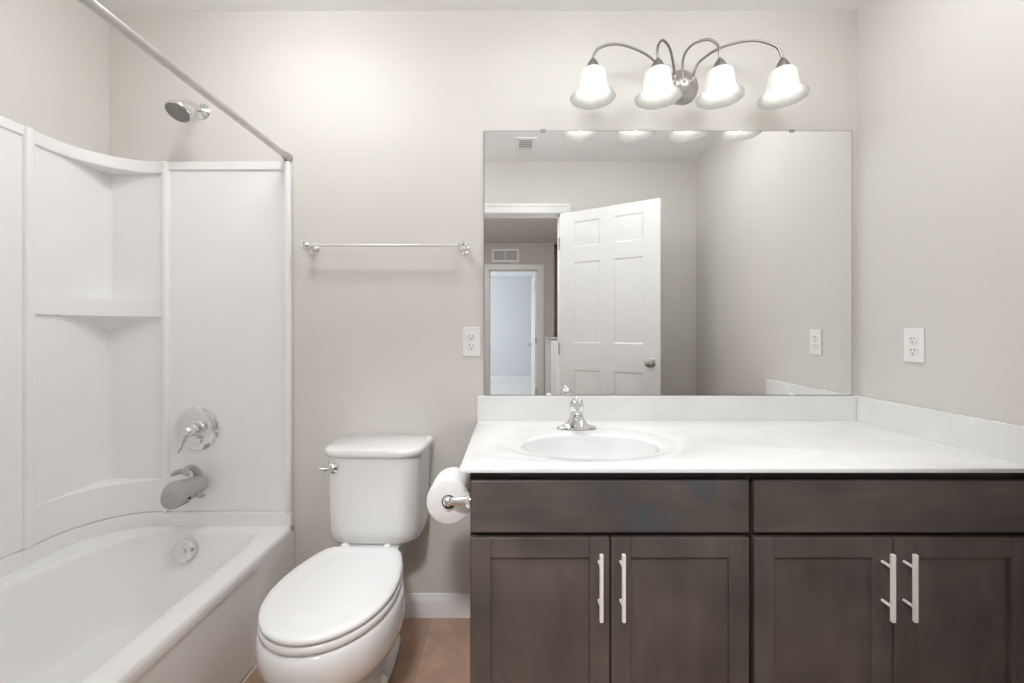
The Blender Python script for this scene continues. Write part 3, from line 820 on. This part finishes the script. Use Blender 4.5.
rings += [ell(.289, .206, KZ, RC), ell(.287, .2045, KZ-.0008, RC), ell(.284, .202, KZ-.0009, RC), ell(SA+.007, SB+.006, KZ-.0009), ell(SA+.003, SB+.0025, KZ-.0025), ell(SA, SB, KZ-.006)]
for f, z in ((.997, .014), (.988, .034), (.97, .060), (.93, .088), (.86, .114), (.74, .136), (.55, .150), (.32, .157), (.16, .159), (.09, .160)):
    rings.append(ell(SA*f, SB*f, KZ-z))
b.loft(rings, False, True)
obj('counter_slab', b, M['marble'], ct, angle=50)
b = MB(); b.lathe([(0, 0), (.022, 0), (.022, .004), (.017, .006), (.008, .004), (0, .0045)], Matrix.Translation((SX, SY, KZ-.1598)), 28)
obj('sink_drain', b, M['chrome'], ct)
b = MB(); b.box(KX0, XR-.0205, -.020, -.0005, KZ-.001, .9015); obj('backsplash', b, M['marble'], ct, bevel=.003, segs=3)
b = MB(); b.box(XR-.020, XR-.0005, KY0+.002, -.0005, KZ-.001, .9015); obj('side_splash', b, M['marble'], ct, bevel=.003, segs=3)

# ------------------------------------------------------------------ faucet
FX, FY, FZ = .240, -.155, KZ-.0006
fc = thing('sink_faucet', (FX, FY, FZ), 'chrome single-lever faucet behind the oval sink', 'faucet')
def F(x, y, z): return (FX+x, FY+y, FZ+z)
b = MB(); rs = []
for z, hx, hy in ((0, .074, .026), (.006, .074, .026), (.011, .069, .024), (.015, .054, .023), (.022, .040, .022), (.034, .031, .021), (.048, .025, .020), (.058, .0225, .019)):
    rs.append(superring(FX, FY, hx, hy, FZ+z, 2.3, 48))
b.loft(rs); obj('base', b, M['chrome'], fc, angle=50)
b = MB(); b.tube(smooth([F(0, -.010, .034), F(0, -.045, .044), F(0, -.080, .047), F(0, -.108, .040), F(0, -.116, .028)], 6), [.0165-.006*min(1, i/20) for i in range(25)], 18)
obj('spout', b, M['chrome'], fc)
b = MB(); b.lathe([(.0195, .056), (.0215, .062), (.0195, .066), (.0245, .074), (.0265, .088), (.0240, .101), (.0160, .110), (.0065, .114), (.0045, .117), (.0050, .120), (0, .123)], Matrix.Translation((FX, FY, FZ)), 32)
obj('handle_dome', b, M['chrome'], fc)
b = MB(); b.tube(smooth([F(0, -.006, .088), F(0, -.030, .103), F(.001, -.055, .112), F(.002, -.078, .114)], 6), [.010, .010, .010, .0095, .009, .009, .0085, .008, .008, .0078, .0076, .0076, .0078, .008, .0085, .009, .0092, .0085, .006][:19], 16)
obj('lever', b, M['chrome'], fc)

# ------------------------------------------------------------------ mirror
mi = thing('wall_mirror', (.636, 0, .905), 'large frameless rectangular mirror above the vanity backsplash', 'mirror')
MX0, MX1, MZ0, MZ1 = -.1145, 1.386, .9025, 1.980
b = MB(); b.box(MX0, MX1, -.006, -.0008, MZ0, MZ1); obj('glass_edge', b, M['mirror_edge'], mi)
b = MB(); e = .0016
b.loft([[Vector((MX0+e, -.0062, MZ0+e)), Vector((MX1-e, -.0062, MZ0+e)), Vector((MX1-e, -.0062, MZ1-e)), Vector((MX0+e, -.0062, MZ1-e))],
        [Vector((MX0+e, -.0058, MZ0+e)), Vector((MX1-e, -.0058, MZ0+e)), Vector((MX1-e, -.0058, MZ1-e)), Vector((MX0+e, -.0058, MZ1-e))]])
obj('mirror_glass', b, M['mirror'], mi, angle=10)
for x in (.126, 1.140):
    b = MB(); b.box(x-.010, x+.010, -.0095, -.0008, MZ1-.007, MZ1+.006); obj('mirror_clip', b, M['grille'], mi, bevel=.002)
for x in (.150, 1.140):
    b = MB(); b.box(x-.010, x+.010, -.0095, -.0063, MZ0, MZ0+.008); obj('mirror_clip', b, M['plastic'], mi, bevel=.0015)

# ------------------------------------------------------------------ vanity light
VLX, VLZ = .690, 2.160
vl = thing('vanity_light', (VLX, 0, VLZ), 'four-shade brushed nickel vanity light above the mirror', 'wall lamp')
b = MB(); b.lathe([(0, .0005), (.070, .0005), (.070, .006), (.064, .014), (.050, .022), (.040, .026), (.034, .034), (.018, .040), (0, .041)], axis((VLX, 0, VLZ), (0, -1, 0)), 48)
obj('backplate', b, M['nickel'], vl)
SY_ = -.145; MZ = 2.036
shades = [.302, .545, .777, 1.012]
arms = [[(0.6452, 2.1508, -0.034), (0.6138, 2.1816, -0.05), (0.5598, 2.2157, -0.075), (0.5104, 2.2403, -0.09), (0.436, 2.255, -0.11), (0.373, 2.246, -0.13), (0.3249, 2.2239, -0.14), (0.3058, 2.1958, -0.145), (0.302, 2.1749, -0.145)],
        [(0.6503, 2.1711, -0.034), (0.642, 2.2118, -0.05), (0.6145, 2.2649, -0.08), (0.5768, 2.2754, -0.11), (0.5506, 2.2407, -0.135), (0.5442, 2.2081, -0.145), (0.5451, 2.1844, -0.145)],
        [(0.6871, 2.1567, -0.036), (0.6773, 2.2269, -0.05), (0.682, 2.2587, -0.07), (0.7048, 2.2742, -0.095), (0.744, 2.2713, -0.12), (0.7685, 2.2464, -0.135), (0.7749, 2.2128, -0.145), (0.7759, 2.1844, -0.145)],
        [(0.7256, 2.166, -0.034), (0.7246, 2.1967, -0.05), (0.7423, 2.2284, -0.06), (0.798, 2.2585, -0.085), (0.866, 2.2712, -0.105), (0.9321, 2.263, -0.125), (0.9851, 2.2334, -0.14), (1.0038, 2.2052, -0.145), (1.0086, 2.1844, -0.145)]]
bosses = [(p[0][0], p[0][1]) for p in arms]
def shade_profile(t):
    return [(.022, .103), (.036, .1015), (.0445, .097), (.0475, .088), (.0495, .066), (.0520, .046), (.0565, .030), (.0650, .014), (.0790, .003), (.0840, 0)]
for i, x in enumerate(shades):
    pts = [Vector((p[0], p[2], p[1])) for p in arms[i]]
    b = MB(); b.tube(smooth(pts, 7), .0048, 12); obj('arm', b, M['fixture'], vl)
    b = MB(); b.lathe([(.013, -.010), (.012, .006), (.0055, .022), (0, .026)], axis((bosses[i][0], -.026, bosses[i][1]-.004), (0, -.75, .66)), 20); obj('arm_boss', b, M['nickel'], vl)
    b = MB(); b.lathe([(0, .034), (.006, .034), (.010, .030), (.018, .018), (.024, .004), (.0275, -.008), (.0275, -.012), (0, -.012)], Matrix.Translation((x, SY_, MZ+.112)), 28); cap = obj('shade_cap', b, M['fixture'], vl)
    b = MB(); n = 64; rs = []
    for r, h in shade_profile(0):
        w = max(0, (r-.055))/.031
        rs.append([Vector((x+(r+.0012*w*math.cos(6*2*PI*k/n))*math.cos(2*PI*k/n), SY_+(r+.0012*w*math.cos(6*2*PI*k/n))*math.sin(2*PI*k/n), MZ+h+.0012*w*math.cos(6*2*PI*k/n))) for k in range(n)])
    b.loft(rs, False, False)
    sh_ = obj('lamp_shade', b, M['shade'], vl, subsurf=1, angle=80)
    b = MB()
    b.lathe([(0, .0), (.010, .001), (.018, .006), (.0235, .015), (.025, .025), (.0225, .037), (.017, .049), (.013, .059), (.012, .070), (.012, .092), (0, .0925)], Matrix.Translation((x, SY_, MZ+.012)), 28)
    obj('bulb', b, M['bulb'], vl)

# ------------------------------------------------------------------ toilet paper and its holder
PX, PZ = -.180, .685
PY0, PY1 = -.517, -.405
ph = thing('toilet_paper_holder', (-.1145, -.46, PZ), 'chrome toilet paper holder fixed to the cabinet side', 'paper holder')
for y, sgn in ((PY0-.016, -1), (PY1+.016, 1)):
    b = MB()
    b.lathe([(0, .0005), (.024, .0005), (.024, .004), (.020, .009), (.0170, .014)], axis((-.1145, y, PZ), (-1, 0, 0)), 24)
    b.tube([(-.124, y, PZ), (-.145, y, PZ), (-.166, y, PZ), (PX, y, PZ)], [.0170, .0140, .0105, .0110], 18)
    b.ball((PX, y, PZ), .0135)
    obj('post', b, M['chrome'], ph)
b = MB(); b.tube([(PX, PY0-.014, PZ), (PX, PY1+.014, PZ)], .0085, 18); obj('roller', b, M['chrome'], ph)
tp = thing('toilet_paper_roll', (PX, -.46, PZ-.007), 'full white toilet paper roll on the holder', 'toilet paper')
b = MB(); ZZ = PZ-.0085
b.lathe([(.0205, .0), (.061, .0), (.0635, .002), (.0640, .006), (.0640, PY1-PY0-.006), (.0635, PY1-PY0-.002), (.061, PY1-PY0), (.0205, PY1-PY0), (.0205, 0)], axis((PX, PY0, ZZ), (0, 1, 0)), 64)
obj('paper', b, M['paper'], tp, angle=50)
b = MB(); b.lathe([(.0200, .0003), (.0200, PY1-PY0-.0003), (.0185, PY1-PY0-.0003), (.0185, .0003), (.0200, .0003)], axis((PX, PY0, ZZ), (0, 1, 0)), 40)
obj('cardboard_core', b, M['card'], tp)
